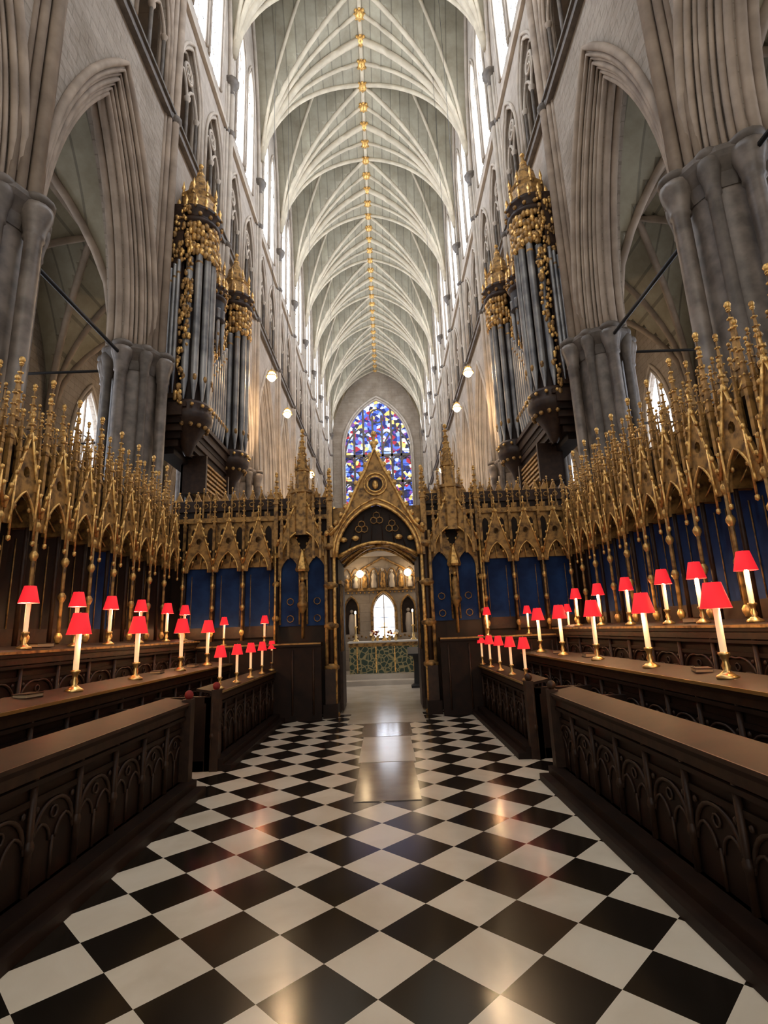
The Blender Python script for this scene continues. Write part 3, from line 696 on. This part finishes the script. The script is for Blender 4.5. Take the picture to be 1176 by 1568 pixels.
niches=[lancet(x,.22,1.5,2.35,.4,6) for x in(-1.0,1.0,-1.75,1.75)]
r.plate([[(-4.8,0),(4.8,0),(4.8,4.3),(-4.8,4.3)],lancet(AO,.36,1.35,2.25,.6,8)]+niches,RY,RY+.25,stoneX,'XZ')
for x in(-1.0,1.0,-1.75,1.75):
    r.tube([(xx,RY-.02,z) for xx,z in lancet(x,.25,1.5,2.35,.45,6)],.03,goldd,6,ref=(0,1,0)); r.box(x-.25,x+.25,RY+.2,RY+.24,1.4,2.9,wood2)
    r.lathe([(.1,1.5),(.13,1.8),(.09,2.15),(.04,2.2)],(x,RY+.1,0),rib,8); r.blob((x,RY+.1,2.28),.07,rib)
r.tube([(xx,RY-.03,z) for xx,z in lancet(AO,.42,1.35,2.25,.7,8)],.05,goldd,6,ref=(0,1,0))
r.box(-4.8,4.8,RY-.08,RY,2.98,3.08,goldd); r.box(-4.8,4.8,RY-.1,RY,4.2,4.35,rib)
for k_ in range(11):
    x=-1.6+AO+k_*.32; h=.55-.28*abs(k_-5)/5
    r.lathe([(.09,3.08),(.11,3.2),(.07,3.08+h*.6),(.10,3.08+h*.8),(.03,3.1+h)],(x,RY-.08,0),[rib,goldd][k_%2],7); r.blob((x,RY-.08,3.17+h),.06,rib)
    r.tube([(xx,RY-.04,z) for xx,z in arch(.15,.28,x,3.5,5)],.02,goldd,5,ref=(0,1,0))
    r.tube([(x+.16,RY-.04,3.08),(x+.16,RY-.04,3.6)],.02,goldd,5)
for s in(-1,1): r.tube([(AO+s*1.5,RY-.05,3.1),(AO+s*.75,RY-.05,3.75),(AO,RY-.05,4.15)],.04,goldd,6)
for k_ in range(24):
    x=-1.7+k_*.15; r.blob((x+AO,RY-.02,1.38 if k_%2 else 1.42),.04,goldd); r.blob((x+AO,RY-.03,2.92),.035,gold)
r.obj('reredos')
wg=MB(); wg.box(-.3,.55,RY+.3,RY+.32,1.3,2.9,glassA)
wg.box(AO-.02,AO+.02,RY+.26,RY+.3,1.35,2.85,clothw)
for z in(1.7,2.05,2.4): wg.box(AO-.36,AO+.36,RY+.27,RY+.29,z-.01,z+.01,black)
wg.obj('window_%d'%nwin); nwin+=1
lc=MB(); lc.lathe([(.24,0),(.24,.06),(.12,.12),(.10,.7),(.16,.9)],(1.02,15.4,0),black,4,smooth=False,rot=pi/4)
lc.add([(.78,15.2,.88),(1.26,15.2,.88),(1.26,15.55,1.05),(.78,15.55,1.05),(.78,15.2,.93),(1.26,15.2,.93),(1.26,15.55,1.10),(.78,15.55,1.10)],[(0,1,2,3),(4,7,6,5),(0,4,5,1),(1,5,6,2),(2,6,7,3),(3,7,4,0)],black); lc.obj('lectern')
# ------------------------------------------------------------ pendant lamps
def pendant(x,y,z,e,rr=.15):
    m=MB(); m.blob((x,y,z),rr,bulb,(1,1,1.1),12,8); m.lathe([(rr*.4,rr),(rr*.9,rr*1.15),(rr*.3,rr*1.6),(.01,rr*2)],(x,y,z),brass,10)
    m.lathe([(rr*1.25,-.02),(rr*1.35,0),(rr*1.25,.02)],(x,y,z),brass,12)
    for q in range(4): m.tube([(x+rr*1.3*math.cos(q*pi/2),y+rr*1.3*math.sin(q*pi/2),z),(x,y,z+rr*2)],.01,brass,4)
    m.tube([(x,y,z+rr*2),(x,y,vz(x,((y-P0+HB)%BAY)-HB))],.008,black,4); ob=m.obj('pendant_lamp')
    ld=bpy.data.lights.new('pendant_light','POINT'); ld.energy=e; ld.color=(1,.66,.36); ld.shadow_soft_size=.05
    lo=bpy.data.objects.new('pendant_light',ld); COL.objects.link(lo); lo.parent=ob; lo.location=(x,y,z-rr*1.6)
for (x,y,z) in((-3.4,16.4,10.2),(-3.4,19.3,10.1),(3.4,16.8,10.3),(3.4,19.8,10.3),(-3.4,26,9.6),(3.4,26,9.6),(-3.0,34,9.5),(3.0,34,9.5)): pendant(x,y,z,130)
for x in(-.65,1.02):
    m=MB(); m.blob((x,18.3,3.55),.13,bulb,(1,1,1),10,7); m.tube([(x,18.3,3.55),(x,18.58,3.4)],.02,brass,6); m.obj('altar_lamp')
# ------------------------------------------------------------ light
W=bpy.data.worlds.new('sky'); S.world=W; W.use_nodes=True
bg=W.node_tree.nodes['Background']; bg.inputs['Color'].default_value=(1,.92,.82,1); bg.inputs['Strength'].default_value=1.1
S.view_settings.view_transform='Standard'
S.view_settings.exposure=0.25
# ------------------------------------------------------------ camera
cd=bpy.data.cameras.new('camera'); cam=bpy.data.objects.new('camera',cd); COL.objects.link(cam)
cd.sensor_fit='VERTICAL'; cd.sensor_height=36; cd.lens=800/1568*36; cd.clip_end=300
th=math.atan(181/800)
R=Matrix.Rotation(-.004,4,'Z')@Matrix.Rotation(pi/2+th,4,'X')@Matrix.Rotation(-.038,4,'Z')
cam.matrix_world=Matrix.Translation((.2,0,1.6))@R
S.camera=cam
